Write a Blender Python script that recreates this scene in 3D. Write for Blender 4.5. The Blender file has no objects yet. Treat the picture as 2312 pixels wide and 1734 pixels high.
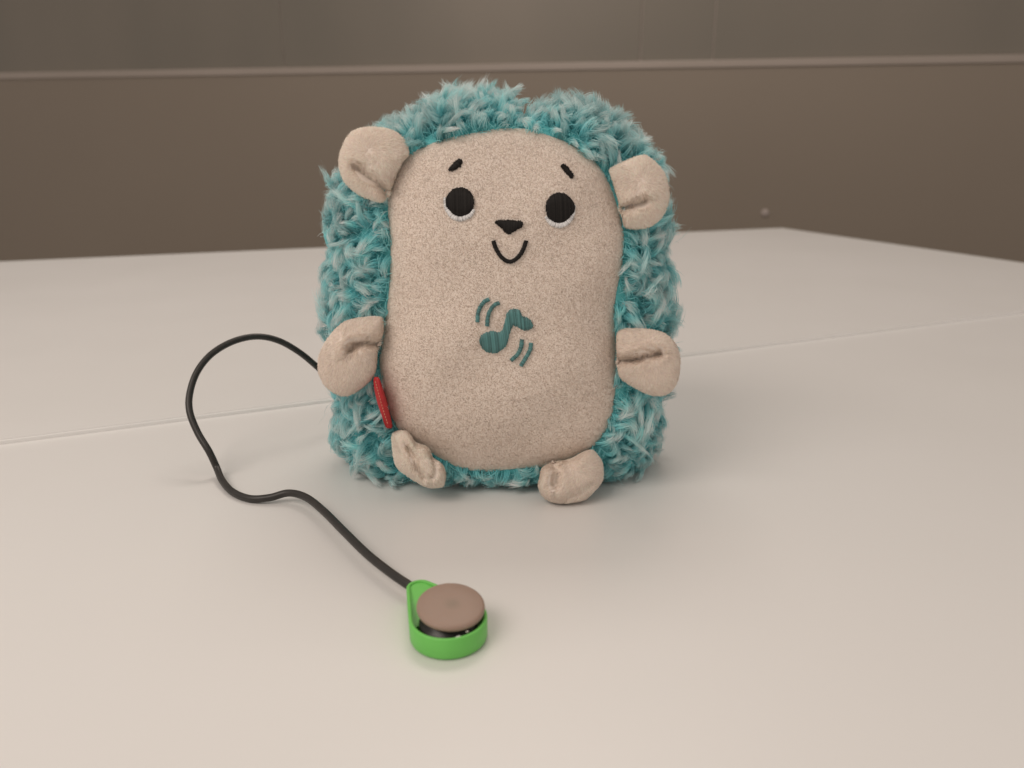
import bpy, math, random
import numpy as np
from mathutils import Vector
from mathutils.bvhtree import BVHTree

random.seed(7)
rng = np.random.default_rng(7)
scene = bpy.context.scene
COL = scene.collection

# ------------------------------------------------------------------ camera
F = 1735.0            # focal length in photo pixels (2312 wide)
CX, CY = 1156.0, 867.0
H = 0.165             # camera height above the table top (z = 0)
PITCH = math.radians(17.26)
SP, CP = math.sin(PITCH), math.cos(PITCH)
cam_d = bpy.data.cameras.new("camera")
cam = bpy.data.objects.new("camera", cam_d)
COL.objects.link(cam)
cam.location = (0, 0, H)
cam.rotation_euler = (math.pi / 2 - PITCH, 0, 0)
cam_d.sensor_fit = 'HORIZONTAL'
cam_d.sensor_width = 36.0
cam_d.lens = 36.0 * F / 2312.0
cam_d.clip_start = 0.01
cam_d.clip_end = 60
cam_d.dof.use_dof = True
cam_d.dof.focus_distance = 0.366
cam_d.dof.aperture_fstop = 9.5
scene.camera = cam

# ------------------------------------------------------------------ world and lamps
w = bpy.data.worlds.new("World")
scene.world = w
w.use_nodes = True
bg = w.node_tree.nodes["Background"]
bg.inputs[0].default_value = (1.0, 0.89, 0.80, 1)
bg.inputs[1].default_value = 0.46

def ceiling_lamp(name, loc, sx, sy, power, color=(1.0, 0.885, 0.79)):
    l = bpy.data.lights.new(name, 'AREA')
    l.shape = 'RECTANGLE'; l.size = sx; l.size_y = sy
    l.energy = power; l.color = color
    o = bpy.data.objects.new(name, l)
    o.location = loc
    COL.objects.link(o)
    return o
ceiling_lamp("ceiling_lamp", (-1.00, -0.55, 1.32), 1.2, 1.0, 17.8)
ceiling_lamp("ceiling_lamp", (0.05, 1.35, 1.75), 0.9, 0.6, 9.8)
ceiling_lamp("ceiling_lamp", (1.5, -0.4, 1.75), 0.6, 0.6, 1.0)

scene.view_settings.view_transform = 'Standard'
scene.view_settings.look = 'None'
scene.view_settings.exposure = 0
scene.view_settings.gamma = 1
scene.render.engine = 'CYCLES'

# ------------------------------------------------------------------ pixel -> world
def ray(px, py):
    x = (np.asarray(px, float) - CX) / F
    v = (np.asarray(py, float) - CY) / F
    return np.stack([x, CP - v * SP, -SP - v * CP], -1)   # camera depth 1

def at_z(px, py, z):
    d = ray(px, py)
    t = (z - H) / d[..., 2]
    return np.array([0, 0, H]) + d * np.asarray(t)[..., None]

Y0, LEAN = 0.344, 0.10
def at_plane(px, py, off=0.0):
    """on the toy's gently leaning front plane, 'off' metres behind it"""
    d = ray(px, py)
    t = (Y0 + LEAN * H + off) / (d[..., 1] - LEAN * d[..., 2])
    return np.array([0, 0, H]) + d * np.asarray(t)[..., None]

def at_y(px, py, y):
    d = ray(px, py)
    t = y / d[..., 1]
    return np.array([0, 0, H]) + d * np.asarray(t)[..., None]

def to_px(p):
    p = np.asarray(p) - np.array([0, 0, H])
    dep = p[..., 1] * CP - p[..., 2] * SP
    up = p[..., 1] * SP + p[..., 2] * CP
    return CX + F * p[..., 0] / dep, CY - F * up / dep

def crop(pts, ox, oy, s):
    a = np.array(pts, float)
    return a * s + np.array([ox, oy])

def inside(poly, x, y):
    x = np.asarray(x); y = np.asarray(y)
    r = np.zeros(x.shape, bool)
    n = len(poly)
    for i in range(n):
        x1, y1 = poly[i]; x2, y2 = poly[(i + 1) % n]
        c = ((y1 > y) != (y2 > y))
        xi = (x2 - x1) * (y - y1) / ((y2 - y1) if y2 != y1 else 1e-9) + x1
        r ^= c & (x < xi)
    return r

def smooth_closed(poly, n, it=2):
    p = np.array(poly, float)
    for _ in range(it):
        q = np.roll(p, -1, 0)
        p = np.stack([0.75 * p + 0.25 * q, 0.25 * p + 0.75 * q], 1).reshape(-1, 2)
    q = np.vstack([p, p[:1]])
    s = np.r_[0, np.cumsum(np.linalg.norm(np.diff(q, axis=0), axis=1))]
    t = np.linspace(0, s[-1], n, endpoint=False)
    return np.stack([np.interp(t, s, q[:, 0]), np.interp(t, s, q[:, 1])], 1)

def catmull(pts, n):
    p = np.array(pts, float)
    p = np.vstack([2 * p[0] - p[1], p, 2 * p[-1] - p[-2]])
    out = []
    m = len(p) - 3
    for u in np.linspace(0, m, n):
        i = min(int(u), m - 1); t = u - i
        a, b, c, d = p[i], p[i + 1], p[i + 2], p[i + 3]
        out.append(0.5 * (2 * b + (c - a) * t + (2 * a - 5 * b + 4 * c - d) * t * t + (3 * b - a - 3 * c + d) * t ** 3))
    return np.array(out)

# ------------------------------------------------------------------ objects
def mesh_obj(name, verts, faces, mat, parent=None, smooth=True):
    me = bpy.data.meshes.new(name)
    me.from_pydata([tuple(v) for v in np.asarray(verts)], [], [tuple(int(i) for i in f) for f in faces])
    me.validate()
    if smooth:
        me.polygons.foreach_set("use_smooth", [True] * len(me.polygons))
    me.materials.append(mat)
    o = bpy.data.objects.new(name, me)
    COL.objects.link(o)
    if parent is not None:
        o.parent = parent
        o.matrix_parent_inverse = parent.matrix_world.inverted()
    return o

def thing(name, loc, label, cat):
    o = bpy.data.objects.new(name, None)
    o.empty_display_size = 0.02
    o.location = loc
    COL.objects.link(o)
    o["label"] = label; o["category"] = cat
    bpy.context.view_layer.update()
    return o

def quad_mesh(name, verts, quads, mat, parent, cols=None):
    """fast mesh from arrays of quads; optional per-vertex colour"""
    me = bpy.data.meshes.new(name)
    nv, nq = len(verts), len(quads)
    me.vertices.add(nv)
    me.vertices.foreach_set("co", np.ascontiguousarray(verts, np.float32).ravel())
    me.loops.add(nq * 4)
    me.loops.foreach_set("vertex_index", np.ascontiguousarray(quads, np.int32).ravel())
    me.polygons.add(nq)
    me.polygons.foreach_set("loop_start", np.arange(0, nq * 4, 4, dtype=np.int32))
    me.polygons.foreach_set("use_smooth", np.ones(nq, bool))
    me.update(calc_edges=True)
    if cols is not None:
        a = me.color_attributes.new("fibre", 'FLOAT_COLOR', 'POINT')
        c = np.ones((nv, 4), np.float32); c[:, :3] = cols
        a.data.foreach_set("color", c.ravel())
    me.materials.append(mat)
    o = bpy.data.objects.new(name, me)
    COL.objects.link(o)
    o.parent = parent
    if parent.parent is None:          # parts sit at identity, so sub-parts need no correction
        o.matrix_parent_inverse = parent.matrix_world.inverted()
    return o

def ribbons(name, P, side, width, cols, mat, parent):
    """P (S,K,3) strand centre lines, side (S,K,3) unit, width (S,K)"""
    S, K, _ = P.shape
    a = P - side * width[..., None] * 0.5
    b = P + side * width[..., None] * 0.5
    V = np.stack([a, b], 2).reshape(-1, 3)
    C = np.repeat(cols.reshape(-1, 3), 2, axis=0)
    base = (np.arange(S)[:, None] * K + np.arange(K - 1)[None]) * 2
    base = base.reshape(-1)
    Q = np.stack([base, base + 1, base + 3, base + 2], 1)
    return quad_mesh(name, V, Q, mat, parent, C)

def unit(v):
    return v / np.maximum(np.linalg.norm(v, axis=-1, keepdims=True), 1e-9)

# ------------------------------------------------------------------ materials
def new_mat(name):
    m = bpy.data.materials.new(name)
    m.use_nodes = True
    nt = m.node_tree
    b = nt.nodes["Principled BSDF"]
    return m, nt, b

def noise_mix(nt, b, c1, c2, scale, detail=3, obj=True):
    tc = nt.nodes.new("ShaderNodeTexCoord")
    n = nt.nodes.new("ShaderNodeTexNoise")
    n.inputs["Scale"].default_value = scale; n.inputs["Detail"].default_value = detail
    nt.links.new(tc.outputs["Object"], n.inputs["Vector"])
    r = nt.nodes.new("ShaderNodeValToRGB")
    r.color_ramp.elements[0].position = 0.3; r.color_ramp.elements[1].position = 0.7
    r.color_ramp.elements[0].color = (*c1, 1); r.color_ramp.elements[1].color = (*c2, 1)
    nt.links.new(n.outputs["Fac"], r.inputs["Fac"])
    nt.links.new(r.outputs["Color"], b.inputs["Base Color"])
    return tc, n, r

def add_bump(nt, b, tc, scale, strength, dist, detail=2):
    n = nt.nodes.new("ShaderNodeTexNoise")
    n.inputs["Scale"].default_value = scale; n.inputs["Detail"].default_value = detail
    nt.links.new(tc.outputs["Object"], n.inputs["Vector"])
    bp = nt.nodes.new("ShaderNodeBump")
    bp.inputs["Strength"].default_value = strength; bp.inputs["Distance"].default_value = dist
    nt.links.new(n.outputs["Fac"], bp.inputs["Height"])
    nt.links.new(bp.outputs["Normal"], b.inputs["Normal"])

def plain(name, c1, c2, scale, rough, bump=None, spec=0.5, detail=3):
    m, nt, b = new_mat(name)
    tc, n, r = noise_mix(nt, b, c1, c2, scale, detail)
    b.inputs["Roughness"].default_value = rough
    b.inputs["Specular IOR Level"].default_value = spec
    if bump: add_bump(nt, b, tc, *bump)
    return m

def fibre_mat(name, rough, trans, sheen=0.0, spec=0.15):
    m, nt, b = new_mat(name)
    at = nt.nodes.new("ShaderNodeAttribute"); at.attribute_name = "fibre"
    nt.links.new(at.outputs["Color"], b.inputs["Base Color"])
    b.inputs["Roughness"].default_value = rough
    b.inputs["Specular IOR Level"].default_value = spec
    b.inputs["Sheen Weight"].default_value = sheen
    tr = nt.nodes.new("ShaderNodeBsdfTranslucent")
    nt.links.new(at.outputs["Color"], tr.inputs["Color"])
    mx = nt.nodes.new("ShaderNodeMixShader"); mx.inputs[0].default_value = trans
    out = nt.nodes["Material Output"]
    nt.links.new(b.outputs[0], mx.inputs[1]); nt.links.new(tr.outputs[0], mx.inputs[2])
    nt.links.new(mx.outputs[0], out.inputs["Surface"])
    return m

M_table = plain("white_laminate", (0.745, 0.735, 0.72), (0.765, 0.755, 0.745), 3.0, 0.36, (900, 0.05, 0.0004))
_nt = M_table.node_tree; _b = _nt.nodes["Principled BSDF"]
_tc = _nt.nodes.new("ShaderNodeTexCoord"); _n = _nt.nodes.new("ShaderNodeTexNoise")
_n.inputs["Scale"].default_value = 9.0; _n.inputs["Detail"].default_value = 6.0; _n.inputs["Roughness"].default_value = 0.65
_nt.links.new(_tc.outputs["Object"], _n.inputs["Vector"])
_m = _nt.nodes.new("ShaderNodeMapRange")
_m.inputs["From Min"].default_value = 0.3; _m.inputs["From Max"].default_value = 0.7
_m.inputs["To Min"].default_value = 0.325; _m.inputs["To Max"].default_value = 0.375
_nt.links.new(_n.outputs["Fac"], _m.inputs["Value"]); _nt.links.new(_m.outputs["Result"], _b.inputs["Roughness"])
M_edge = plain("white_edge_band", (0.86, 0.85, 0.83), (0.88, 0.87, 0.86), 6.0, 0.25)
M_wall = plain("taupe_panel", (0.268, 0.222, 0.178), (0.285, 0.237, 0.191), 1.4, 0.5, (500, 0.06, 0.0006))
M_upper, _nt, _b = new_mat("taupe_glazed_panel")
_tc, _n, _r = noise_mix(_nt, _b, (0.190, 0.172, 0.144), (0.245, 0.213, 0.176), 2.2, 2)  # lighter and darker streaks in the colour stand in for blurred reflections
_mp = _nt.nodes.new("ShaderNodeMapping"); _mp.inputs["Scale"].default_value = (1.0, 1.0, 0.3)
_nt.links.new(_tc.outputs["Object"], _mp.inputs["Vector"]); _nt.links.new(_mp.outputs["Vector"], _n.inputs["Vector"])
_b.inputs["Roughness"].default_value = 0.33
M_rail = plain("pale_rail", (0.38, 0.325, 0.285), (0.41, 0.35, 0.31), 4.0, 0.4)
M_cap_screw = plain("pale_screw_cap", (0.42, 0.36, 0.33), (0.45, 0.38, 0.35), 40.0, 0.35)
M_backing = plain("teal_backing", (0.12, 0.46, 0.48), (0.16, 0.53, 0.55), 120, 0.9, spec=0.05)
M_cream = plain("cream_velour", (0.80, 0.70, 0.62), (0.84, 0.735, 0.655), 700, 0.95, (1500, 0.3, 0.0004), spec=0.05)
M_fur = fibre_mat("teal_fur", 0.75, 0.48, 0.10, 0.12)
M_pile = fibre_mat("cream_pile", 0.8, 0.22, 0.15, 0.1)
M_black = fibre_mat("black_thread", 0.6, 0.0, 0.0, 0.2)
M_white = fibre_mat("white_thread", 0.5, 0.0, 0.0, 0.3)
TONE = {"black_thread": (0.015, 0.013, 0.012), "teal_thread": (0.085, 0.215, 0.215), "white_thread": (0.80, 0.79, 0.80)}
M_teal_thread = fibre_mat("teal_thread", 0.42, 0.0, 0.0, 0.4)
M_red = plain("red_satin", (0.42, 0.020, 0.024), (0.50, 0.030, 0.032), 500, 0.45, (1800, 0.3, 0.0003), spec=0.4)
M_stitch = plain("pale_stitch", (0.60, 0.22, 0.15), (0.68, 0.30, 0.2), 900, 0.5)
M_cord = plain("black_cord", (0.020, 0.018, 0.016), (0.030, 0.026, 0.023), 200, 0.42, (700, 0.1, 0.0003), spec=0.5)
M_green = plain("green_plastic", (0.155, 0.56, 0.105), (0.175, 0.60, 0.12), 90, 0.42, (1200, 0.08, 0.0002), spec=0.45)
M_dark = plain("black_plastic", (0.012, 0.012, 0.011), (0.022, 0.021, 0.020), 300, 0.35)
M_metal, _nt, _b = new_mat("solder_metal")
noise_mix(_nt, _b, (0.5, 0.48, 0.45), (0.65, 0.62, 0.58), 900)
_b.inputs["Metallic"].default_value = 0.9; _b.inputs["Roughness"].default_value = 0.35
M_copper = plain("copper_wire", (0.55, 0.22, 0.13), (0.65, 0.28, 0.17), 900, 0.4)
# translucent brown silicone cap, a little greyer over the stem beneath it
M_cap, _nt, _b = new_mat("brown_silicone")
_tc, _n, _r = noise_mix(_nt, _b, (0.315, 0.222, 0.175), (0.335, 0.237, 0.187), 60)
CAPNT, CAPB, CAPR = _nt, _b, _r
_b.inputs["Roughness"].default_value = 0.5
_b.inputs["Subsurface Weight"].default_value = 0.25
_b.inputs["Subsurface Radius"].default_value = (0.002, 0.0012, 0.0008)
_b.inputs["Subsurface Scale"].default_value = 1.0

# ------------------------------------------------------------------ wall behind
hz = 0.20
wa = at_z(0, 171, H + hz); wb = at_z(2312, 131, H + hz)
wdir = unit(wb - wa); wdir[2] = 0; wdir = unit(wdir)
wn = np.array([wdir[1], -wdir[0], 0.0])        # towards the camera
if wn[1] > 0: wn = -wn
def wall_pt(s, z, proud=0.0):
    return wa + wdir * s + np.array([0, 0, z - wa[2]]) + wn * proud
def slab(name, s0, s1, z0, z1, p0, p1, mat, parent=None, bevel=0.0):
    V = [wall_pt(s, z, p) for p in (p0, p1) for (s, z) in ((s0, z0), (s1, z0), (s1, z1), (s0, z1))]
    Fc = [(0, 1, 2, 3), (7, 6, 5, 4), (0, 4, 5, 1), (1, 5, 6, 2), (2, 6, 7, 3), (3, 7, 4, 0)]
    o = mesh_obj(name, V, Fc, mat, parent, smooth=False)
    fix_normals(o)
    if bevel:
        b = o.modifiers.new("bevel", 'BEVEL'); b.width = bevel; b.segments = 2
    return o
import bmesh
def fix_normals(o):
    bm = bmesh.new(); bm.from_mesh(o.data)
    bmesh.ops.recalc_face_normals(bm, faces=bm.faces[:])
    bm.to_mesh(o.data); bm.free()
def wall_s(px):            # where a pixel column crosses the wall
    d = ray(px, 100.0)
    A = np.array([[d[0], -wdir[0]], [d[1], -wdir[1]]])
    t, s = np.linalg.solve(A, np.array([wa[0], wa[1]]))
    return s
zr = H + hz
wall = slab("wall", -2.0, 5.6, -0.735, zr - 0.011, -0.06, 0.0, M_wall)
wall["kind"] = "structure"
slab("rail", -2.0, 5.6, zr - 0.0105, zr + 0.0085, -0.06, 0.003, M_rail, wall, 0.002)
cuts = [-2.0, wall_s(635), wall_s(1447), wall_s(1612), 5.6]
for i in range(4):
    slab("panel", cuts[i] + 0.0018, cuts[i + 1] - 0.0018, zr + 0.009, zr + 0.95, -0.014, -0.012 + (0.002 if i % 2 else 0), M_upper, wall, 0.002)
slab("panel_backing", -2.0, 5.6, zr + 0.009, zr + 0.96, -0.075, -0.0145, M_rail, wall)
def wall_hit(px, py):
    d = ray(px, py); o = np.array([0, 0, H])
    t = np.dot(wa - o, wn) / np.dot(d, wn)
    return o + d * t
def screw_cap(px, py, r):
    c = wall_hit(px, py)
    up = np.array([0, 0, 1.0])
    V, Fc = [], []
    prof = [(1.0, 0.0), (1.0, 0.2), (0.8, 0.42), (0.45, 0.55)]
    n = 20
    for rr, h in prof:
        for k in range(n):
            a = 2 * math.pi * k / n
            V.append(c + r * rr * (wdir * math.cos(a) + up * math.sin(a)) + wn * (r * h * 0.6 + 0.0002))
    V.append(c + wn * (r * 0.36))
    for j in range(len(prof) - 1):
        for k in range(n):
            Fc.append((j * n + k, j * n + (k + 1) % n, (j + 1) * n + (k + 1) % n, (j + 1) * n + k))
    for k in range(n): Fc.append(((len(prof) - 1) * n + k, (len(prof) - 1) * n + (k + 1) % n, len(V) - 1))
    o = mesh_obj("screw_cap", V, Fc, M_cap_screw, wall); fix_normals(o)
screw_cap(1727, 481, 0.0105)
fl = mesh_obj("floor", [(-4, -2, -0.735), (5, -2, -0.735), (5, 6, -0.735), (-4, 6, -0.735)], [(0, 1, 2, 3)],
              plain("grey_floor", (0.16, 0.14, 0.12), (0.2, 0.175, 0.15), 30, 0.8))
fl["kind"] = "structure"

# ------------------------------------------------------------------ the two tables
corner = at_z(1766, 517, 0.0)
bl = at_z(0, 594, 0.0)
sl = at_z(0, 1003, 0.0); sr = at_z(2312, 707, 0.0)
tx = unit(sr - sl)                      # along the seam
ty = np.array([-tx[1], tx[0], 0.0])     # away from the camera
txb = unit(corner - bl)
rr_ = at_z(2312, 597, 0.0)              # a point on the right edge
rdir = unit(rr_ - corner)
def table(name, quad, ztop, label, leg_in):
    c = np.mean(quad, 0)
    t = thing(name, (c[0], c[1], -0.735), label, "table")
    th = 0.025
    band = 0.0012
    quad = np.array(quad)[:, :2]
    cen = quad.mean(0)
    # inset core, separate edge strips round it
    def inset(q, d):
        out = []
        n = len(q)
        for i in range(n):
            a, b, c_ = q[i - 1], q[i], q[(i + 1) % n]
            e1 = unit(b - a); e2 = unit(c_ - b)
            n1 = np.array([-e1[1], e1[0]]); n2 = np.array([-e2[1], e2[0]])
            k = (n1 + n2) / (1 + np.dot(n1, n2))
            out.append(b + k * d)
        return np.array(out)
    # make the winding counter-clockwise
    A = 0.5 * sum(quad[i][0] * quad[(i + 1) % 4][1] - quad[(i + 1) % 4][0] * quad[i][1] for i in range(4))
    if A < 0: quad = quad[::-1]
    core = inset(quad, band)
    V = [(*p, ztop) for p in core] + [(*p, ztop - th) for p in core]
    Fc = [(0, 1, 2, 3), (7, 6, 5, 4)] + [(i, i + 4, (i + 1) % 4 + 4, (i + 1) % 4) for i in range(4)]
    o = mesh_obj("tabletop", V, Fc, M_table, t, smooth=False); fix_normals(o)
    for i in range(4):
        j = (i + 1) % 4
        a0, a1, b0, b1 = quad[i], quad[j], core[i], core[j]
        lo, hi = ztop - th - 0.0001, ztop - 0.0003
        V = []
        for (p, q) in ((a0, a1), (b0, b1)):
            for z in (lo, hi): V += [(*p, z), (*q, z)]
        Fc = [(0, 1, 3, 2), (4, 6, 7, 5), (2, 3, 7, 6), (0, 4, 5, 1), (0, 2, 6, 4), (1, 5, 7, 3)]
        e = mesh_obj("edge_band", V, Fc, M_edge, t, smooth=False); fix_normals(e)
        bv = e.modifiers.new("bevel", 'BEVEL'); bv.width = 0.0003; bv.segments = 2
    lg = inset(quad, leg_in)
    for p in lg:
        V, n = [], 16
        for z in (-0.735, ztop - th):
            for k in range(n):
                a = 2 * math.pi * k / n
                V.append((p[0] + 0.025 * math.cos(a), p[1] + 0.025 * math.sin(a), z))
        Fc = [(k, (k + 1) % n, n + (k + 1) % n, n + k) for k in range(n)] + [tuple(range(n - 1, -1, -1)), tuple(range(n, 2 * n))]
        mesh_obj("leg", V, Fc, M_rail, t)
    return t
def isect(p, d, q, e):
    A = np.array([[d[0], -e[0]], [d[1], -e[1]]])
    s, _ = np.linalg.solve(A, (q - p)[:2])
    return p + d * s
s_mid = isect(sl, tx, corner, rdir)      # seam meets the right edge
back_q = [sl - tx * 0.55, s_mid, corner, bl - txb * 0.6]
gap = ty * 0.00005
front_q = [sl - tx * 0.55 - gap, sl - tx * 0.55 - gap - ty * 0.8 - tx * 0.0, s_mid + rdir * 0.8 - gap, s_mid - gap]
table("back_table", back_q, 0.0024, "white table whose far corner points at the wall, across the seam behind the plush toy", 0.12)
table("front_table", front_q, 0.0, "white table carrying the plush toy and the green button", 0.10)

# ------------------------------------------------------------------ plush hedgehog: outlines in photo pixels
Z = 1.0452
sil = np.array([(1124, 250), (1116, 212), (1106, 185), (1060, 178), (1010, 185), (960, 190), (920, 212), (880, 232), (840, 250), (805, 272),
    (765, 300), (738, 335), (715, 380), (698, 430), (688, 500), (683, 560), (685, 620), (682, 680), (690, 740), (700, 800), (706, 860),
    (714, 920), (716, 970), (738, 1012), (785, 1052), (850, 1070), (930, 1076), (1000, 1072), (1080, 1072), (1160, 1076),
    (1250, 1072), (1320, 1063), (1388, 1050), (1412, 1010), (1438, 930), (1446, 860), (1460, 800), (1470, 720), (1470, 640),
    (1462, 560), (1456, 500), (1452, 430), (1438, 345), (1412, 308), (1365, 270), (1338, 232), (1260, 204), (1200, 208), (1155, 216), (1136, 232)], float) * Z
panel = np.array([(870, 335), (940, 305), (1020, 287), (1090, 275), (1160, 280), (1230, 303), (1290, 350), (1322, 395), (1340, 450),
    (1348, 500), (1345, 560), (1336, 620), (1330, 680), (1332, 760), (1332, 830), (1325, 890), (1302, 945), (1270, 978), (1200, 1002),
    (1120, 1018), (1050, 1018), (990, 1012), (940, 992), (895, 958), (860, 930), (840, 900), (825, 850), (817, 790), (826, 720), (830, 680),
    (840, 620), (845, 560), (839, 500), (833, 450), (842, 390)], float) * Z
BC = np.array([1136.0, 690.0])
NA = 200
th = np.linspace(0, 2 * math.pi, NA, endpoint=False)
def polar(poly, sm=2):
    q = smooth_closed(poly, 1200, sm) - BC
    a = np.arctan2(q[:, 1], q[:, 0]) % (2 * math.pi)
    r = np.hypot(q[:, 0], q[:, 1])
    o = np.argsort(a)
    return np.interp(th, a[o], r[o], period=2 * math.pi)
r_p = polar(panel); r_s_out = polar(sil, 1)
FURPX = 44.0
r_s = np.maximum(r_s_out - FURPX + 20 * np.clip((np.sin(th) - 0.55) / 0.3, 0, 1), r_p + 10)

def ring(r, off):
    p = at_plane(BC[0] + r * np.cos(th), BC[1] + r * np.sin(th), off)
    return p

plush_base = at_plane(1136, 1100, 0.05)
plush = thing("plush_hedgehog", (plush_base[0], plush_base[1], 0.0),
              "teal curly-furred plush hedgehog with cream tummy and smiling embroidered face sitting on the white table", "plush toy")

# body (furry back and sides)
DM, DB = 0.042, 0.098
rings = []
for ph in np.linspace(0, 90, 9):
    p = math.radians(ph)
    rings.append(ring(r_p * 0.985 + (r_s - r_p * 0.985) * math.sin(p), 0.003 + (DM - 0.003) * (1 - math.cos(p))))
back_c = rings[-1].mean(0)
for ph in np.linspace(12, 80, 7):
    p = math.radians(ph)
    k = math.cos(p) ** 0.55
    q = rings[8].copy()
    q = back_c + (q - back_c) * k
    q[:, 1] = rings[8][:, 1] + (DB - DM) * math.sin(p) + 0.0
    rings.append(q)
R = np.array(rings)
R[..., 2] = np.maximum(R[..., 2], 0.0042)
nr = len(R)
V = list(R.reshape(-1, 3)); Fc = []
for j in range(nr - 1):
    for k in range(NA):
        k2 = (k + 1) % NA
        Fc.append((j * NA + k, (j + 1) * NA + k, (j + 1) * NA + k2, j * NA + k2))
V.append(R[-1].mean(0) + np.array([0, 0.002, 0]))
for k in range(NA): Fc.append(((nr - 1) * NA + k, len(V) - 1, (nr - 1) * NA + (k + 1) % NA))
body = mesh_obj("body", V, Fc, M_backing, plush); fix_normals(body)

# face and tummy panel
PR = [1.0, 0.985, 0.96, 0.92, 0.86, 0.78, 0.68, 0.56, 0.42, 0.28, 0.14]
def dome(s): return 0.004 - 0.0175 * (1 - s ** 3.2) ** 0.75
V, Fc = [], []
for s in PR: V += list(ring(r_p * s, dome(s)))
V.append(at_plane(BC[0], BC[1], dome(0)))
V = np.array(V); V[:, 2] = np.maximum(V[:, 2], 0.004)
for j in range(len(PR) - 1):
    for k in range(NA):
        k2 = (k + 1) % NA
        Fc.append((j * NA + k, j * NA + k2, (j + 1) * NA + k2, (j + 1) * NA + k))
for k in range(NA): Fc.append(((len(PR) - 1) * NA + k, (len(PR) - 1) * NA + (k + 1) % NA, len(V) - 1))
# gentle lumps of stuffing
lump = 0.0009 * np.sin(V[:, 0] * 130 + 1.3) * np.sin(V[:, 2] * 90 + 0.4) + 0.0006 * np.sin(V[:, 0] * 70 - V[:, 2] * 150)
V[:, 1] += lump
face = mesh_obj("face_panel", V, Fc, M_cream, plush)
face_bvh = BVHTree.FromPolygons([tuple(v) for v in V], [tuple(f) for f in Fc])
# Newton fallback for drape: cast the pixel ray
def drape(px, py, lift):
    d = ray(px, py); dn = d / np.linalg.norm(d)
    hit, n, i, dist = face_bvh.ray_cast(Vector((0, 0, H)), Vector(dn))
    if hit is None:
        return at_plane(px, py, -0.012)
    n = np.array(n)
    if np.dot(n, dn) > 0: n = -n
    return np.array(hit) + n * lift

# ---------------------------------------------------------------- inflated velour pieces (ears, arms, feet)
def seg_dist(P, line):
    best = np.full(len(P), 1e9); side = np.zeros(len(P))
    for a, b in zip(line[:-1], line[1:]):
        ab = b - a; L2 = ab @ ab
        t = np.clip(((P - a) @ ab) / L2, 0, 1)
        q = a + t[:, None] * ab
        d = np.linalg.norm(P - q, axis=1)
        c = ab[0] * (P[:, 1] - a[1]) - ab[1] * (P[:, 0] - a[0])
        m = d < best
        best[m] = d[m]; side[m] = np.sign(c[m])
    return best, side

def puffy(name, outline, mid_base, mid_far, base_pt, far_pt, thick, creases, pile_n, comb, pw=2.6, col=1.0, zmin=0.0012):
    """velour piece with a rounded front, a flatter back, and sewn-in creases; outline in photo pixels"""
    M = 96
    q = smooth_closed(outline, M, 2)
    c = q.mean(0)
    S = [0.0, 0.15, 0.3, 0.45, 0.6, 0.72, 0.82, 0.9, 0.96, 0.99, 1.0]
    ax = np.array(far_pt, float) - np.array(base_pt, float); L2 = ax @ ax
    def mid(P):
        t = np.clip(((P - np.array(base_pt)) @ ax) / L2, -0.2, 1.2)
        return mid_base + (mid_far - mid_base) * t
    V2, offF, offB = [], [], []
    for s in S[1:]:
        P = c + (q - c) * s
        h = (max(0.0, 1 - s ** pw)) ** 0.5
        o = mid(P) - thick * h
        for (line, depth, wid, lip) in creases:
            d, sd = seg_dist(P, np.array(line, float))
            o = o + depth * np.exp(-(d / wid) ** 2) * (h ** 0.3)
            o = o - lip * np.exp(-((d - wid * 1.6) / (wid * 1.6)) ** 2) * (sd > 0) * h
        V2.append(P); offF.append(o); offB.append(mid(P) + 0.55 * thick * h)
    def c_off():
        P = c[None]
        o = mid(P) - thick
        for (line, depth, wid, lip) in creases:
            d, sd = seg_dist(P, np.array(line, float))
            o = o + depth * np.exp(-(d / wid) ** 2)
            o = o - lip * np.exp(-((d - wid * 1.6) / (wid * 1.6)) ** 2) * (sd > 0)
        return o, mid(P) + 0.55 * thick
    n = len(S) - 1
    Vf = [at_plane(p[:, 0], p[:, 1], o) for p, o in zip(V2, offF)]
    Vb = [at_plane(p[:, 0], p[:, 1], o) for p, o in zip(V2[:-1], offB[:-1])]
    # the back is built at the same lateral size as the front
    V = np.vstack(Vf + Vb); Fc = []
    co, cb = c_off()
    V = np.vstack([V, at_plane(c[None, 0], c[None, 1], co), at_plane(c[None, 0], c[None, 1], cb)])
    V[:, 2] = np.maximum(V[:, 2], zmin)
    iF, iB = len(V) - 2, len(V) - 1
    for j in range(n - 1):
        for k in range(M):
            k2 = (k + 1) % M
            Fc.append((j * M + k, (j + 1) * M + k, (j + 1) * M + k2, j * M + k2))
            bj, bj1 = n * M + j * M, (n * M + (j + 1) * M) if j < n - 2 else (n - 1) * M
            Fc.append((bj + k, bj + k2, bj1 + k2, bj1 + k))
    for k in range(M):
        k2 = (k + 1) % M
        Fc.append((iF, k, k2)); Fc.append((iB, n * M + k2, n * M + k))
    o = mesh_obj(name, V, Fc, M_cream, plush); fix_normals(o)
    pile_on(o, int(pile_n * 2.2), comb, c, 0.0019, col, None, 0.00025, 0.5)
    return o

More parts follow.
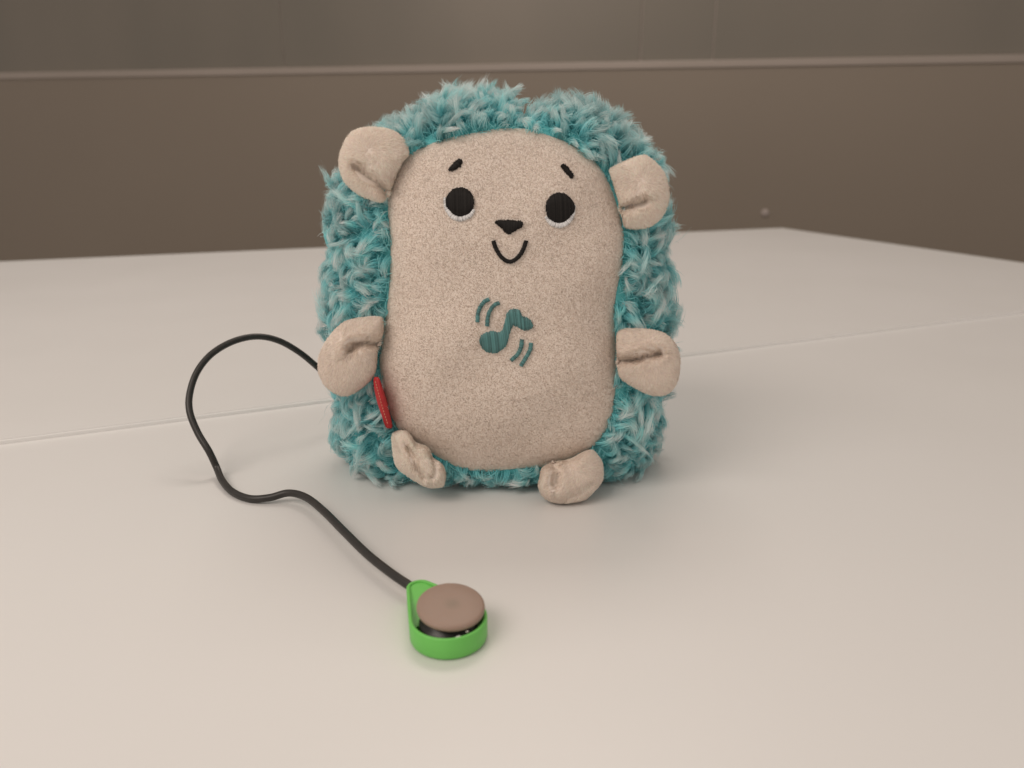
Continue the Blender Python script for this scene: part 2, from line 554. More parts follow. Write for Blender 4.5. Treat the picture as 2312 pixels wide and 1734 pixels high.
def sample_mesh(o, n, front_only=None):
    me = o.data
    me.calc_loop_triangles()
    nv = len(me.vertices)
    co = np.empty(nv * 3, np.float32); me.vertices.foreach_get("co", co); co = co.reshape(-1, 3).astype(float)
    no = np.empty(nv * 3, np.float32); me.vertices.foreach_get("normal", no); no = no.reshape(-1, 3).astype(float)
    nt = len(me.loop_triangles)
    tv = np.empty(nt * 3, np.int32); me.loop_triangles.foreach_get("vertices", tv); tv = tv.reshape(-1, 3)
    A, B, C = co[tv[:, 0]], co[tv[:, 1]], co[tv[:, 2]]
    ar = np.linalg.norm(np.cross(B - A, C - A), axis=1)
    i = rng.choice(nt, n, p=ar / ar.sum())
    u = rng.random(n); v = rng.random(n)
    f = u + v > 1; u[f] = 1 - u[f]; v[f] = 1 - v[f]
    wA = 1 - u - v
    P = A[i] * wA[:, None] + B[i] * u[:, None] + C[i] * v[:, None]
    N = unit(no[tv[i, 0]] * wA[:, None] + no[tv[i, 1]] * u[:, None] + no[tv[i, 2]] * v[:, None])
    return P, N

CREAM = np.array([0.875, 0.772, 0.69])
def vnoise(P, f, seed):
    """cheap smooth value field from a few sines"""
    r = np.random.default_rng(seed)
    out = np.zeros(len(P))
    for k in range(7):
        d = r.normal(size=3); d /= np.linalg.norm(d)
        out += np.sin(P @ d * f * (0.6 + 0.9 * r.random()) + r.random() * 6.28)
    return out / 3.0

def pile_on(o, n, comb, cpx, length, col=1.0, skip=None, wid=0.00030, var=0.5):
    P, N = sample_mesh(o, n)
    if skip is not None:
        x, y = to_px(P)
        k = ~skip(x, y)
        P, N = P[k], N[k]
    S = len(P)
    if comb == 'out':
        c3 = P.mean(0)
        d = P - c3 + np.array([0, 0, -0.004])
    else:
        d = np.tile(np.array([0.0, 0.0, -1.0]), (S, 1))
    a1 = vnoise(P, 200, 3) * 0.38 + vnoise(P, 900, 5) * 0.2
    d = d - N * (d * N).sum(1, keepdims=True)
    d = unit(d)
    e = np.cross(N, d)
    ang = a1 + rng.normal(0, 0.28, S)
    d = d * np.cos(ang)[:, None] + e * np.sin(ang)[:, None]
    K = 4
    PA0 = P * np.array([1.0, 1.0, 0.38])
    t = np.linspace(0, 1, K)[None, :, None]
    lift = np.clip(0.52 + 0.08 * vnoise(PA0, 2600, 15) + rng.normal(0, 0.06, S), 0.2, 1.2)[:, None, None]
    L = (length * rng.uniform(0.75, 1.1, S))[:, None, None]
    Q = P[:, None] + N[:, None] * (L * lift * (t - 0.42 * t ** 2) - 0.0002) + d[:, None] * L * (0.35 * t + 0.55 * t ** 2)
    Q[..., 2] = np.maximum(Q[..., 2], 0.0006)
    T = unit(np.gradient(Q, axis=1))
    side = unit(np.cross(T, N[:, None] + rng.normal(0, 0.24, (S, 1, 3))))
    wd = np.array([1.0, 0.95, 0.75, 0.25])[None] * (wid * rng.uniform(0.7, 1.3, S))[:, None]
    PA = P * np.array([1.0, 1.0, 0.38])
    tone = (0.97 + var * (0.055 * vnoise(PA, 3200, 9) + 0.035 * vnoise(P, 500, 12) + rng.normal(0, 0.05, S)))[:, None, None]
    tone = np.clip(tone, 0.6, 1.35) * col
    grad = np.linspace(0.92, 1.05, K)[None, :, None]
    hue = rng.normal(0, 0.012, (S, 1, 3))
    C = np.clip(CREAM * tone * grad + hue, 0, 0.93)
    r = ribbons("pile", Q, side, wd, C, M_pile, o)
    r["kind"] = "stuff"
    return r

ear_l = crop([(1055, 800), (1030, 720), (985, 650), (920, 600), (830, 570), (720, 560), (600, 565), (500, 600), (430, 700), (390, 800), (375, 900),
    (390, 1000), (430, 1090), (500, 1160), (580, 1220), (680, 1260), (760, 1290), (815, 1285), (850, 1220), (900, 1120), (940, 1000), (990, 900), (1045, 845)], 680, 160, 0.2291)
ear_r = crop([(1205, 985), (1240, 950), (1330, 910), (1430, 870), (1530, 835), (1590, 850), (1680, 930), (1740, 1010), (1770, 1100), (1790, 1200),
    (1780, 1300), (1740, 1400), (1680, 1480), (1600, 1530), (1500, 1550), (1400, 1545), (1350, 1525), (1335, 1430), (1310, 1330), (1280, 1200), (1240, 1080)], 1100, 160, 0.2291)
arm_l = crop([(855, 450), (840, 380), (780, 365), (650, 375), (520, 395), (420, 430), (340, 500), (260, 590), (200, 680), (150, 790), (135, 900),
    (150, 1000), (200, 1100), (260, 1170), (350, 1215), (430, 1235), (510, 1220), (600, 1160), (680, 1090), (740, 1030), (775, 930), (780, 800), (785, 700), (800, 660), (850, 560)], 690, 640, 0.205)
arm_r = crop([(205, 1030), (260, 990), (400, 990), (540, 1010), (620, 1040), (680, 1100), (720, 1180), (735, 1280), (725, 1400), (690, 1490), (630, 1540),
    (560, 1560), (480, 1550), (390, 1510), (290, 1450), (215, 1390), (215, 1300), (205, 1200), (200, 1100)], 1340, 480, 0.265)
foot_l = crop([(910, 470), (950, 420), (1040, 395), (1110, 420), (1160, 480), (1200, 550), (1280, 580), (1350, 600), (1390, 660), (1415, 740), (1500, 790),
    (1560, 860), (1580, 950), (1570, 1040), (1540, 1100), (1400, 1115), (1290, 1080), (1180, 1010), (1050, 930), (970, 850), (940, 750), (920, 620)], 720, 900, 0.1808)
foot_r = crop([(575, 620), (590, 530), (640, 480), (720, 460), (780, 440), (880, 430), (980, 380), (1090, 320), (1150, 320), (1200, 380), (1240, 430), (1255, 510),
    (1260, 590), (1240, 670), (1180, 740), (1080, 850), (960, 890), (850, 905), (740, 895), (640, 850), (580, 780), (555, 700)], 1100, 950, 0.208)

cr = lambda pts, ox, oy, s: crop(pts, ox, oy, s)
puffy("ear", ear_l, -0.001, -0.0005, (880, 400), (775, 350), 0.0070,
      [(cr([(870, 1215), (740, 1090), (620, 990), (555, 945)], 680, 160, 0.2291), 0.0075, 10.0, 0.0022)], 7500, 'out', col=1.10)
puffy("ear", ear_r, -0.001, -0.0005, (1395, 440), (1510, 440), 0.0062,
      [(cr([(1290, 1365), (1380, 1335), (1460, 1305), (1545, 1272)], 1100, 160, 0.2291)[::-1], 0.0065, 9.0, 0.0018)], 6500, 'out', col=1.10)
puffy("arm", arm_l, -0.003, -0.004, (855, 780), (730, 830), 0.0080,
      [(cr([(820, 668), (640, 648), (545, 668), (490, 725)], 690, 640, 0.205), 0.0085, 9.0, 0.0026)], 7500, 'out', col=1.06)
puffy("arm", arm_r, -0.003, -0.004, (1395, 800), (1530, 830), 0.0075,
      [(cr([(195, 1268), (350, 1250), (480, 1212), (560, 1198)], 1340, 480, 0.265)[::-1], 0.0075, 8.0, 0.0020)], 7500, 'out', col=1.06)
puffy("foot", foot_l, -0.003, -0.007, (900, 990), (985, 1080), 0.0085,
      [(cr([(1090, 600), (1170, 720), (1220, 870), (1310, 985)], 720, 900, 0.1808), 0.0035, 5.5, 0.0010),
       (cr([(1415, 745), (1440, 850), (1400, 960)], 720, 900, 0.1808), 0.003, 5.0, 0.0006)], 5000, 'out', col=1.12)
puffy("foot", foot_r, -0.002, -0.0075, (1330, 1030), (1250, 1130), 0.0100,
      [(cr([(720, 455), (760, 550), (735, 690)], 1100, 950, 0.208), 0.0055, 12.0, 0.0030),
       (cr([(860, 840), (1000, 785), (1140, 680)], 1100, 950, 0.208), 0.0018, 5.0, 0.0006)], 6000, 'out', col=1.08)

# ---------------------------------------------------------------- embroidery
def threads(name, runs, mat, parent, lift0=0.0009, arch=0.0007, width=0.00046):
    """each run is (p0, p1) in photo pixels: one raised thread draped on the panel"""
    K = 7
    V, Q, CC = [], [], []
    t = np.linspace(0, 1, K)
    for (a, b) in runs:
        CC += [np.clip(np.array(TONE[mat.name]) * random.choice((0.65, 0.85, 1.0, 1.15, 1.35)), 0, 0.9)] * (K * 3)
        a = np.array(a); b = np.array(b)
        base = len(V)
        prev = None
        C = []
        for u in t:
            p = a + (b - a) * u
            e = 4 * u * (1 - u)
            C.append(drape(p[0], p[1], lift0 * (0.25 + 0.75 * min(1, e * 2.2)) + arch * e ** 0.6))
        C = np.array(C)
        T = unit(np.gradient(C, axis=0))
        view = unit(np.array([0, 0, H]) - C)
        sd = unit(np.cross(T, view)) * width * 0.5
        for k in range(K):
            V += [C[k] - sd[k] - view[k] * 0.00018, C[k], C[k] + sd[k] - view[k] * 0.00018]
        for k in range(K - 1):
            i = base + k * 3
            Q += [(i, i + 1, i + 4, i + 3), (i + 1, i + 2, i + 5, i + 4)]
    return quad_mesh(name, np.array(V), np.array(Q), mat, parent, np.array(CC))

def fill_runs(poly, ang, step=1.7, jag=2.8):
    poly = np.array(poly, float)
    ca, sa = math.cos(ang), math.sin(ang)
    d = np.array([ca, sa]); n = np.array([-sa, ca])
    u = poly @ d; v = poly @ n
    runs = []
    y = v.min() + 0.4
    while y < v.max():
        xs = []
        m = len(poly)
        for i in range(m):
            v1, v2, u1, u2 = v[i], v[(i + 1) % m], u[i], u[(i + 1) % m]
            if (v1 > y) != (v2 > y): xs.append(u1 + (u2 - u1) * (y - v1) / (v2 - v1))
        xs.sort()
        for i in range(0, len(xs) - 1, 2):
            a = xs[i] - random.uniform(0, jag); b = xs[i + 1] + random.uniform(0, jag)
            yy = y + random.uniform(-0.25, 0.25)
            if b - a > 1: runs.append((d * a + n * yy, d * b + n * (yy + random.uniform(-0.4, 0.4))))
        y += step
    return runs

def stroke_runs(path, width, step=1.7, jag=1.0, taper=None):
    L = np.linalg.norm(np.diff(np.array(path, float), axis=0), axis=1).sum()
    c = catmull(path, max(8, int(L / step)))
    t = unit(np.gradient(c, axis=0))
    nrm = np.stack([-t[:, 1], t[:, 0]], 1)
    runs = []
    for i in range(len(c)):
        f = 1.0 if taper is None else taper(i / (len(c) - 1))
        w1 = width * 0.5 * f + random.uniform(-0.2, jag); w2 = width * 0.5 * f + random.uniform(-0.2, jag)
        sk = t[i] * random.uniform(-0.5, 0.5)
        runs.append((c[i] - nrm[i] * w1 + sk, c[i] + nrm[i] * w2 - sk))
    return runs

def ell(cx, cy, rx, ry, n=48, rot=0.0):
    a = np.linspace(0, 2 * math.pi, n, endpoint=False)
    x = rx * np.cos(a); y = ry * np.sin(a)
    return np.stack([cx + x * math.cos(rot) - y * math.sin(rot), cy + x * math.sin(rot) + y * math.cos(rot)], 1)
fc = lambda pts: crop(pts, 980, 340, 0.1688)
ec = lambda pts: crop(pts, 1040, 650, 0.12055)
emb_polys = []
eye_l = fc(ell(350, 695, 186, 196)); eye_r = fc(ell(1678, 770, 188, 200))
rim_l = fc([(150, 640), (165, 740), (205, 830), (270, 895), (345, 915), (420, 900), (490, 860), (535, 800)])
rim_r = fc([(1490, 890), (1545, 955), (1620, 995), (1690, 1000), (1765, 970), (1820, 910), (1855, 830), (1868, 730)])
for poly, rim in ((eye_l, rim_l), (eye_r, rim_r)):
    e = threads("eye", fill_runs(poly, math.radians(88), 1.6), M_black, plush, 0.0011, 0.0007)
    threads("eye_rim", stroke_runs(rim, 9.5, 1.3, 1.5, lambda u: 0.45 + 0.55 * min(1, 5 * u, 5 * (1 - u))), M_white, e, 0.0008, 0.0004)
    emb_polys.append(poly)
    emb_polys.append(np.vstack([rim + np.array([0, 7]), rim[::-1] - np.array([0, 10])]))
brow_l = fc([(205, 275), (225, 230), (270, 175), (330, 130), (365, 135), (375, 170), (350, 215), (300, 245), (240, 272)])
brow_r = fc([(1705, 210), (1725, 198), (1780, 235), (1830, 300), (1860, 350), (1845, 378), (1800, 335), (1750, 280), (1720, 250)])
threads("eyebrow", fill_runs(brow_l, math.radians(40), 1.5), M_black, plush)
threads("eyebrow", fill_runs(brow_r, math.radians(-40), 1.5), M_black, plush)
nose = fc([(820, 965), (850, 940), (1000, 935), (1150, 945), (1185, 965), (1180, 1010), (1150, 1035), (1080, 1070), (1030, 1105), (990, 1112), (950, 1090), (920, 1050), (870, 1005)])
threads("nose", fill_runs(nose, math.radians(92), 1.6), M_black, plush, 0.0011, 0.0008)
mouth = fc([(795, 1210), (830, 1310), (890, 1410), (960, 1470), (1020, 1485), (1090, 1455), (1160, 1380), (1205, 1290), (1230, 1210)])
threads("mouth", stroke_runs(mouth, 8.6, 1.5), M_black, plush)
def thick_line(path, w):
    c = catmull(path, 24); t = unit(np.gradient(c, axis=0)); n = np.stack([-t[:, 1], t[:, 0]], 1)
    return np.vstack([c + n * w / 2, (c - n * w / 2)[::-1]])
note = ec([(850, 560), (860, 480), (920, 420), (1000, 400), (1080, 410), (1120, 450), (1150, 540), (1230, 560), (1310, 620), (1350, 690), (1330, 760), (1260, 780),
    (1170, 780), (1090, 740), (990, 680), (930, 790), (900, 900), (880, 1000), (840, 1090), (760, 1160), (680, 1205), (600, 1215), (500, 1190), (420, 1140), (365, 1060),
    (355, 980), (390, 900), (470, 850), (560, 820), (650, 820), (730, 850), (780, 800), (820, 680)])
nt_ = threads("music_note", fill_runs(note, math.radians(84), 1.7), M_teal_thread, plush)
lines = [[(530, 215), (430, 270), (350, 400), (320, 520), (315, 630)], [(720, 280), (620, 330), (540, 450), (505, 580), (495, 700)],
         [(1150, 960), (1130, 1110), (1070, 1240), (950, 1355)], [(1320, 1030), (1300, 1160), (1220, 1310), (1130, 1450)]]
for l in lines:
    threads("sound_wave", stroke_runs(ec(l), 8.4, 1.6), M_teal_thread, nt_)
    emb_polys.append(thick_line(ec(l), 10))
emb_polys += [brow_l, brow_r, nose, note, thick_line(mouth, 10)]
def in_emb(x, y):
    m = np.zeros(x.shape, bool)
    for p in emb_polys: m |= inside(p, x, y) | inside(p, x, y + 4)
    return m
pile_on(face, 110000, 'down', BC, 0.0022, 0.97, in_emb)

# ---------------------------------------------------------------- red side tag, folded and sewn into the seam
tagp = crop([(748, 1025), (790, 1042), (815, 1090), (848, 1180), (880, 1290), (910, 1420), (935, 1520), (946, 1590), (932, 1598), (885, 1545), (840, 1450), (800, 1340), (772, 1230), (752, 1120)], 690, 640, 0.205)
tq = smooth_closed(tagp, 40, 1)
tq[:, 0] += (tq[:, 0] - np.interp(tq[:, 1], [850, 965], [846, 882])) * 0.08
Vf = at_plane(tq[:, 0], tq[:, 1], -0.0085)
Vm = at_plane(tq.mean(0)[0] + (tq[:, 0] - tq.mean(0)[0]) * 0.55, tq[:, 1], -0.0097)
Vb = at_plane(tq[:, 0] + 4, tq[:, 1], 0.006)
V = np.vstack([Vf, Vm, Vb, at_plane(tq.mean(0)[None, 0], tq.mean(0)[None, 1], -0.0100)])
Fc = []
for k in range(40):
    k2 = (k + 1) % 40
    Fc += [(k, k2, 80 + k2, 80 + k), (40 + k, 40 + k2, k2, k), (120, 40 + k2, 40 + k)]
tag = mesh_obj("side_tag", V, Fc, M_red, plush); fix_normals(tag)
st = catmull(crop([(768, 1075), (800, 1190), (832, 1310), (868, 1430), (905, 1545)], 690, 640, 0.205), 45)
V, Q = [], []
for i in range(0, 44, 3):
    a = at_plane(*st[i], -0.0104); b = at_plane(*st[i + 1] + np.array([0, 1.5]), -0.0104)
    sd = np.array([0.00022, 0, 0])
    n0 = len(V)
    V += [a - sd, a + np.array([0, -0.0003, 0]), a + sd, b - sd, b + np.array([0, -0.0003, 0]), b + sd]
    Q += [(n0, n0 + 1, n0 + 4, n0 + 3), (n0 + 1, n0 + 2, n0 + 5, n0 + 4)]
quad_mesh("stitching", np.array(V), np.array(Q), M_stitch, tag)

# ---------------------------------------------------------------- curly fur
def grow_fur():
    P, N = sample_mesh(body, 26000)
    # keep a minimum spacing between locks (fewer locks on the hidden back)
    cell = {}
    keep = []
    for i in range(len(P)):
        md = 0.0034 if P[i, 1] < Y0 + LEAN * P[i, 2] + 0.062 else 0.0064
        key = tuple((P[i] / 0.0064).astype(int))
        ok = True
        for dx in (-1, 0, 1):
            for dy in (-1, 0, 1):
                for dz in (-1, 0, 1):
                    for j in cell.get((key[0] + dx, key[1] + dy, key[2] + dz), ()):
                        if np.sum((P[i] - P[j]) ** 2) < md * md: ok = False; break
                    if not ok: break
                if not ok: break
            if not ok: break
        if ok and P[i, 2] > 0.0045:
            cell.setdefault(key, []).append(i); keep.append(i)
    P, N = P[keep], N[keep]
    # no locks under the ears, arms and feet
    x, y = to_px(P)
    drop = np.zeros(len(P), bool)
    front = P[:, 1] < Y0 + LEAN * P[:, 2] + 0.03
    for o in (ear_l, ear_r, arm_l, arm_r, foot_l, foot_r):
        c = o.mean(0); q = c + (o - c) * 0.82
        drop |= inside(q, x, y) & front
    P, N = P[~drop], N[~drop]
    # nothing grows across the tummy: how close to the seam
    x, y = to_px(P)
    a = np.arctan2(y - BC[1], x - BC[0]) % (2 * math.pi)
    rp = np.interp(a, th, r_p, period=2 * math.pi)
    edge = np.clip((np.hypot(x - BC[0], y - BC[1]) - rp) / 60.0, 0, 1)
    T = len(P)
    outw = np.stack([np.cos(a), np.zeros(T), -np.sin(a)], 1)
    # comb direction: swirls plus a little droop
    up = np.array([0, 0, 1.0])
    e1 = unit(np.cross(N, up + rng.normal(0, 0.05, (T, 3)))); e2 = np.cross(N, e1)
    ang = vnoise(P, 210, 21) * 2.6 + rng.normal(0, 0.85, T)
    d = e1 * np.cos(ang)[:, None] + e2 * np.sin(ang)[:, None]
    d = d + np.array([0, 0, -0.25])
    d = d + outw * ((1 - edge) * 0.6)[:, None]
    d = unit(d - N * (d * N).sum(1, keepdims=True))
    nx, ny = to_px(P)
    dn_ = nx - 1175
    nearn = np.exp(-(dn_ / 20) ** 2) * (ny < 420)
    d = unit(d + np.stack([np.sign(dn_), 0 * dn_, 0 * dn_], 1) * (nearn * 2.5)[:, None])
    d = unit(d - N * (d * N).sum(1, keepdims=True))
    e = np.cross(N, d)
    L = rng.uniform(0.0100, 0.0185, T) * (0.75 + 0.25 * edge)
    L *= np.where(P[:, 2] < 0.02, 0.85, 1.0)
    bend = rng.uniform(1.5, 3.3, T)
    L *= 1 - 0.45 * nearn
    # the plush stands up straighter along the crown
    crown = np.clip((P[:, 2] - 0.140) / 0.03, 0, 1)
    bend = bend * (1 - 0.62 * crown)
    L *= 1 - 0.22 * crown
    curl = rng.normal(0, 1.3, T)
    white = np.clip(rng.normal(0.86, 0.24, T), 0.2, 1.0)
    rad = 0.0017 + 0.0030 * rng.random(T) ** 1.3
    tone = 1 + 0.10 * vnoise(P, 120, 33) + rng.normal(0, 0.08, T)
    visible = P[:, 1] < Y0 + LEAN * P[:, 2] + 0.062
    ns = np.where(visible, 70, 16)
    I = np.repeat(np.arange(T), ns)
    S = len(I)
    K = 7
    t = np.linspace(0, 1, K)[None, :]
    fl = rng.random(S) < 0.03
    Ls = L[I] * rng.uniform(0.72, 1.06, S) * np.where(fl, 1.02, 1)
    bs = bend[I] + rng.normal(0, 0.12, S) + np.where(fl, rng.normal(0, 0.6, S), 0)
    bs = np.where(np.abs(bs) < 0.1, 0.1, bs)
    hN = np.sin(bs[:, None] * t) / bs[:, None] * Ls[:, None]
    hD = (1 - np.cos(bs[:, None] * t)) / bs[:, None] * Ls[:, None]
    hE = curl[I][:, None] * t ** 2 * (Ls * 0.35)[:, None]
    rr = np.sqrt(rng.random(S)); aa = rng.random(S) * 6.283
    # clumped: offsets shrink to the tip
    off = (rad[I] * rr)[:, None] * np.where(fl[:, None], 1 - 0.3 * t, 1 - (0.62 - 0.22 * crown[I][:, None]) * t ** 1.1)
    tw = curl[I][:, None] * 1.2 * t
    ca, sa = np.cos(aa[:, None] + tw), np.sin(aa[:, None] + tw)
    wob = 0.00035 * np.sin(t * 9 + rng.random(S)[:, None] * 6.28) * t
    n_, d_, e_ = N[I][:, None], d[I][:, None], e[I][:, None]
    # moving frame of the lock
    Tn = n_ * np.cos(bs[:, None] * t)[..., None] + d_ * np.sin(bs[:, None] * t)[..., None]
    Dn = d_ * np.cos(bs[:, None] * t)[..., None] - n_ * np.sin(bs[:, None] * t)[..., None]
    radial = 0.7 * Dn * ca[..., None] + 1.25 * e_ * sa[..., None]
    Q = P[I][:, None] + n_ * (hN - 0.0006)[..., None] + d_ * hD[..., None] + e_ * (hE + wob)[..., None] + radial * off[..., None]
    fz = 0.0005 + rng.random(S)[:, None] * 0.0015
    low = Q[..., 2] < fz
    Q[..., 2] = np.where(low, fz, Q[..., 2])
    tang = unit(np.gradient(Q, axis=1))
    side = unit(np.cross(tang, radial + rng.normal(0, 0.25, (S, 1, 3))))
    wd = (0.00025 * rng.uniform(0.7, 1.3, S))[:, None] * np.array([1, 1, 0.97, 0.92, 0.85, 0.65, 0.2])[None]
    root = np.array([0.22, 0.66, 0.70]); midc = np.array([0.40, 0.82, 0.85]); tip = np.array([0.84, 0.96, 0.96])
    ws = np.clip(white[I] + rng.normal(0, 0.12, S), 0, 1)[:, None]
    m1 = np.clip(t / 0.55, 0, 1)[..., None]
    m2 = (np.clip((t - 0.40) / 0.38, 0, 1) * ws)[..., None]
    C = root + (midc - root) * m1
    C = C + (tip - C) * m2
    C = np.clip(C * (tone[I] * rng.uniform(0.9, 1.1, S))[:, None, None], 0, 0.93)
    # nothing lies far across the tummy panel
    qx, qy = to_px(Q)
    qa = np.arctan2(qy - BC[1], qx - BC[0]) % (2 * math.pi)
    over = (np.interp(qa, th, r_p, period=2 * math.pi) - np.hypot(qx - BC[0], qy - BC[1])).max(1)
    ok = over < 5 + 7 * rng.random(S)
    Q, side, wd, C = Q[ok], side[ok], wd[ok], C[ok]
    S = len(Q)
    # short dense under-fur fills the gaps between the locks
    U, UN = sample_mesh(body, 34000)
    k = U[:, 2] > 0.0045
    U, UN = U[k], UN[k]
    n = len(U)
    ud = rng.normal(0, 1, (n, 3)) + np.array([0, 0, -0.3]); ud = unit(ud - UN * (ud * UN).sum(1, keepdims=True))
    tt = np.array([0, 0.33, 0.66, 1.0])[None, :, None]
    ul = rng.uniform(0.004, 0.0075, n)[:, None, None]
    UQ = U[:, None] + UN[:, None] * ul * (tt - 0.35 * tt ** 2) + ud[:, None] * ul * 0.7 * tt ** 1.6
    UQ[..., 2] = np.maximum(UQ[..., 2], 0.0006)
    ut = unit(np.gradient(UQ, axis=1)); us = unit(np.cross(ut, UN[:, None] + rng.normal(0, 0.5, (n, 1, 3))))
    uw = (0.00040 * rng.uniform(0.7, 1.3, n))[:, None] * np.array([1, 0.95, 0.8, 0.25])[None]
    uc = np.clip((root + (midc - root) * tt) * rng.uniform(0.85, 1.1, n)[:, None, None], 0, 0.93)
    qx, qy = to_px(UQ)
    qa = np.arctan2(qy - BC[1], qx - BC[0]) % (2 * math.pi)
    ov = (np.interp(qa, th, r_p, period=2 * math.pi) - np.hypot(qx - BC[0], qy - BC[1])).max(1)
    k = ov < 4 + 5 * rng.random(n)
    uo = ribbons("under_fur", UQ[k], us[k], uw[k], uc[k], M_fur, body); uo["kind"] = "stuff"
    o = ribbons("fur", Q, side, wd, C, M_fur, body)
    o["kind"] = "stuff"
grow_fur()

# ------------------------------------------------------------------ green button switch with its cord
def tube(name, pts, rad, mat, parent, n=14):
    pts = np.array(pts)
    T = unit(np.gradient(pts, axis=0))
    ref = np.array([0.3, 0.2, 1.0])
    V, Fc = [], []
    nrm = unit(np.cross(T[0], ref))
    for i in range(len(pts)):
        nrm = unit(nrm - T[i] * (nrm @ T[i])); bn = np.cross(T[i], nrm)
        for k in range(n):
            a = 2 * math.pi * k / n
            V.append(pts[i] + rad * (nrm * math.cos(a) + bn * math.sin(a)))
    for i in range(len(pts) - 1):
        for k in range(n):
            k2 = (k + 1) % n
            Fc.append((i * n + k, i * n + k2, (i + 1) * n + k2, (i + 1) * n + k))
    Fc.append(tuple(range(n - 1, -1, -1))); Fc.append(tuple(range((len(pts) - 1) * n, len(pts) * n)))
    o = mesh_obj(name, V, Fc, mat, parent); fix_normals(o)
    return o

front_low = at_z(1011, 1494, 0.0)
CR = 0.0136
cc = np.array([-0.0222, front_low[1] + CR])
HC = 0.0085
tailp = at_z(948, 1324, HC)[:2]
RT = 0.0050
button = thing("button_switch", (cc[0], cc[1], 0), "brown round button in a green teardrop cup on a black cord behind the toy", "button switch")

def hull_outline(r1, r2, n=96):
    """outline of the convex hull of the round cup (cc, r1) and its tail (tailp, r2), counter-clockwise"""
    a = np.linspace(0, 2 * math.pi, n, endpoint=False)
    d = np.stack([np.cos(a), np.sin(a)], 1)
    s1 = d @ cc + r1; s2 = d @ tailp + r2
    return np.where((s1 >= s2)[:, None], cc + d * r1, tailp + d * r2)
def resample(q, n):
    q = np.vstack([q, q[:1]])
    s = np.r_[0, np.cumsum(np.linalg.norm(np.diff(q, axis=0), axis=1))]
    t = np.linspace(0, s[-1], n, endpoint=False)
    return np.stack([np.interp(t, s, q[:, 0]), np.interp(t, s, q[:, 1])], 1)
NB = 128
def out_ring(shrink):
    return hull_outline(CR - shrink, RT - shrink, 256)
WT = 0.0013
prof = [(0.0010, 0.0003), (0.0003, 0.0006), (0.0, 0.0014), (0.0, HC - 0.0004), (0.0002, HC - 0.0001), (0.0005, HC),
        (WT - 0.0004, HC), (WT - 0.0001, HC - 0.0002), (WT, HC - 0.0005), (WT + 0.0002, 0.0022), (0.0030, 0.0018)]
V, Fc = [], []
for (s, z) in prof:
    q = out_ring(s)
    V += [(x, y, z) for x, y in q]
n = 256
for j in range(len(prof) - 1):
    for k in range(n):
        k2 = (k + 1) % n
        Fc.append((j * n + k, j * n + k2, (j + 1) * n + k2, (j + 1) * n + k))
Fc.append(tuple(range(n - 1, -1, -1)))
Fc.append(tuple((len(prof) - 1) * n + k for k in range(n)))
cup = mesh_obj("cup", V, Fc, M_green, button, smooth=True); fix_normals(cup)
# the solid tail, sloping down into the cup
td = unit(cc - tailp)
q = resample(out_ring(WT * 0.8), 160)
lim = np.linalg.norm(cc - tailp) - CR * 0.45
pl = (q - tailp) @ td
q = np.roll(q, -int(np.argmax(pl)), 0); pl = (q - tailp) @ td
q = q[pl < lim]; pl = pl[pl < lim]
top = [(x, y, HC - 0.0007 - 0.0035 * max(0.0, (l + 0.001) / lim) ** 1.3) for (x, y), l in zip(q, pl)]
m = len(top)
V = top + [(x, y, 0.002) for x, y, z in top]
Fc = [tuple(range(m)), (m - 1, 0, m, 2 * m - 1)]
tl = mesh_obj("cord_bridge", V, Fc, M_green, cup, smooth=False)

def lathe(name, center, axis, prof, mat, parent, n=64):
    ax = unit(np.array(axis, float)); u = unit(np.cross(ax, [0, 1, 0.2])); v = np.cross(ax, u)
    V, Fc = [], []
    for r, h in prof:
        for k in range(n):
            a = 2 * math.pi * k / n
            V.append(np.array(center) + ax * h + r * (u * math.cos(a) + v * math.sin(a)))
    for j in range(len(prof) - 1):
        for k in range(n):
            k2 = (k + 1) % n
            Fc.append((j * n + k, j * n + k2, (j + 1) * n + k2, (j + 1) * n + k))
    Fc.append(tuple(range(n - 1, -1, -1))); Fc.append(tuple((len(prof) - 1) * n + k for k in range(n)))
    o = mesh_obj(name, V, Fc, mat, parent); fix_normals(o)
    return o
# cap: tilted towards the camera a little
capc = at_y(1018, 1363, cc[1] + 0.0006)
axis = unit(np.array([0.06, -0.12, 1.0]))
_g = CAPNT.nodes.new("ShaderNodeNewGeometry")
_d = CAPNT.nodes.new("ShaderNodeVectorMath"); _d.operation = 'DISTANCE'
CAPNT.links.new(_g.outputs["Position"], _d.inputs[0]); _d.inputs[1].default_value = tuple(capc + np.array([0.0005, 0, 0]))
_m = CAPNT.nodes.new("ShaderNodeMapRange"); _m.interpolation_type = 'SMOOTHERSTEP'
_m.inputs["From Min"].default_value = 0.0; _m.inputs["From Max"].default_value = 0.0045
_m.inputs["To Min"].default_value = 0.5; _m.inputs["To Max"].default_value = 0.0
CAPNT.links.new(_d.outputs["Value"], _m.inputs["Value"])
_x = CAPNT.nodes.new("ShaderNodeMixRGB"); _x.inputs[2].default_value = (0.215, 0.18, 0.135, 1)   # the stem shows through the silicone
CAPNT.links.new(_m.outputs["Result"], _x.inputs[0]); CAPNT.links.new(CAPR.outputs["Color"], _x.inputs[1])
CAPNT.links.new(_x.outputs[0], CAPB.inputs["Base Color"])
RC = 0.0119
lathe("cap", capc - axis * 0.0022, axis, [(0.0, 0.0), (RC * 0.6, 0.0), (RC - 0.0005, 0.0), (RC - 0.0001, 0.0003), (RC, 0.0008), (RC - 0.0001, 0.0015),
      (RC - 0.0005, 0.0019), (RC - 0.0012, 0.00215), (RC * 0.55, 0.0022), (RC * 0.15, 0.00215)], M_cap, button)
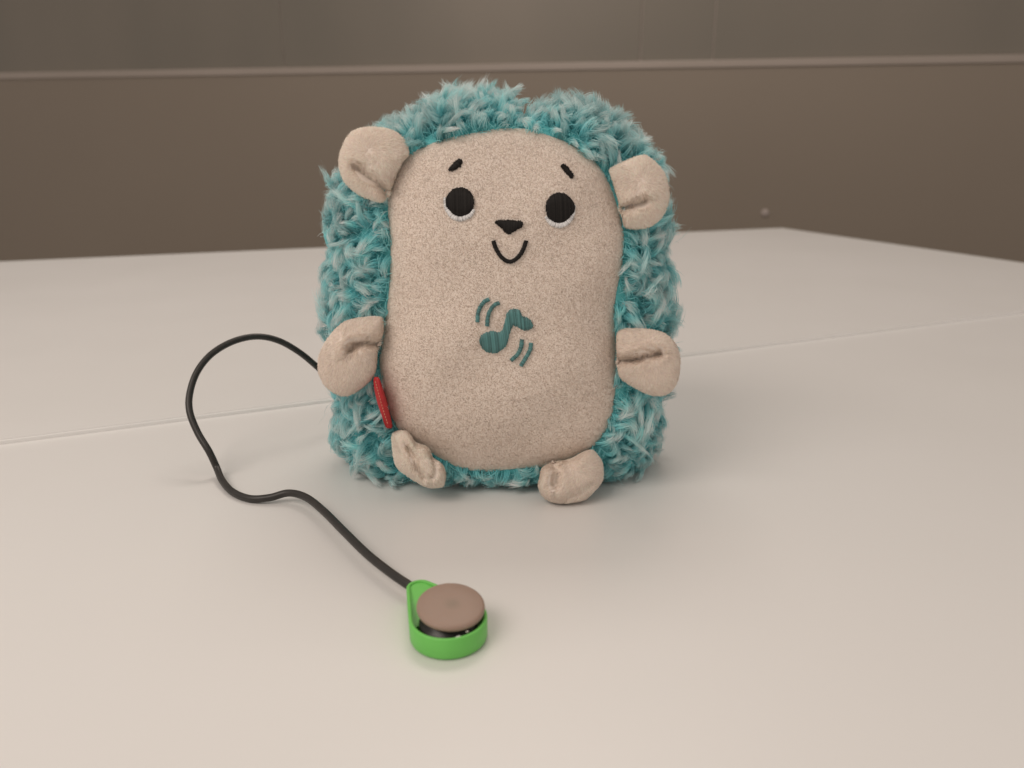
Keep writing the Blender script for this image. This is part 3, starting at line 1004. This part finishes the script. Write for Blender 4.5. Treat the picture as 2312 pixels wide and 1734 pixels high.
sw = lathe("switch_base", (cc[0], cc[1], 0.0018), (0, -0.03, 1), [(0.0, 0), (0.0103, 0), (0.0103, 0.0045), (0.0100, 0.0050), (0.0085, 0.0052), (0.0082, 0.0072), (0.0062, 0.0075), (0.006, 0.0098)], M_dark, button)
# small solder tab and wire ends beside the switch
def nugget(name, c, r, mat, squash, seed):
    r_ = np.random.default_rng(seed)
    bm = bmesh.new(); bmesh.ops.create_icosphere(bm, subdivisions=2, radius=r)
    for v in bm.verts:
        v.co *= 1 + r_.normal(0, 0.12)
        v.co.x *= squash[0]; v.co.y *= squash[1]; v.co.z *= squash[2]
        v.co += Vector(c)
    me = bpy.data.meshes.new(name); bm.to_mesh(me); bm.free()
    me.polygons.foreach_set("use_smooth", [True] * len(me.polygons))
    me.materials.append(mat)
    o = bpy.data.objects.new(name, me); COL.objects.link(o); o.parent = button
    o.matrix_parent_inverse = button.matrix_world.inverted()
p = at_y(1036, 1441, cc[1] - 0.0113); nugget("solder_tab", p, 0.0011, M_edge, (1.2, 0.5, 0.9), 1)
p = at_y(1062, 1432, cc[1] - 0.0093); nugget("wire_end", p, 0.0006, M_copper, (1.6, 0.8, 0.6), 2)
p = at_y(1055, 1426, cc[1] - 0.0095); nugget("wire_end", p, 0.0005, M_metal, (1.2, 0.8, 0.8), 3)

# cord: (zoom-view x, y, how it is placed); 'g' = height above the table, 'y' = distance
CRAD = 0.00178
cpts = []
for (x, y, m, v) in [(770, 850, 'y', 0.447), (735, 838, 'y', 0.443), (690, 797, 'y', 0.437), (648, 762, 'y', 0.432), (602, 736, 'y', 0.427), (555, 727, 'y', 0.421), (505, 737, 'y', 0.413),
        (458, 764, 'y', 0.404), (426, 803, 'y', 0.395), (410, 850, 'y', 0.386), (410, 890, 'y', 0.379), (427, 934, 'y', 0.3735), (452, 976, 'y', 0.3685), (468, 1010, 'g', 0.0052), (480, 1038, 'g', 0.0026), (503, 1063, 'g', 0.0019),
        (540, 1077, 'g', 0.0019), (582, 1075, 'g', 0.0030), (624, 1065, 'g', 0.0052), (662, 1075, 'g', 0.0062), (700, 1105, 'g', 0.0068), (742, 1147, 'g', 0.0070), (792, 1196, 'g', 0.0066), (842, 1236, 'g', 0.0062), (880, 1262, 'g', 0.0058), (915, 1285, 'g', 0.0050)]:
    cpts.append(at_y(x * Z, y * Z, v) if m == 'y' else at_z(x * Z, y * Z, v))
cpath = catmull(cpts, 220)
tube("cord", cpath, CRAD, M_cord, button, 16)

bpy.context.view_layer.update()
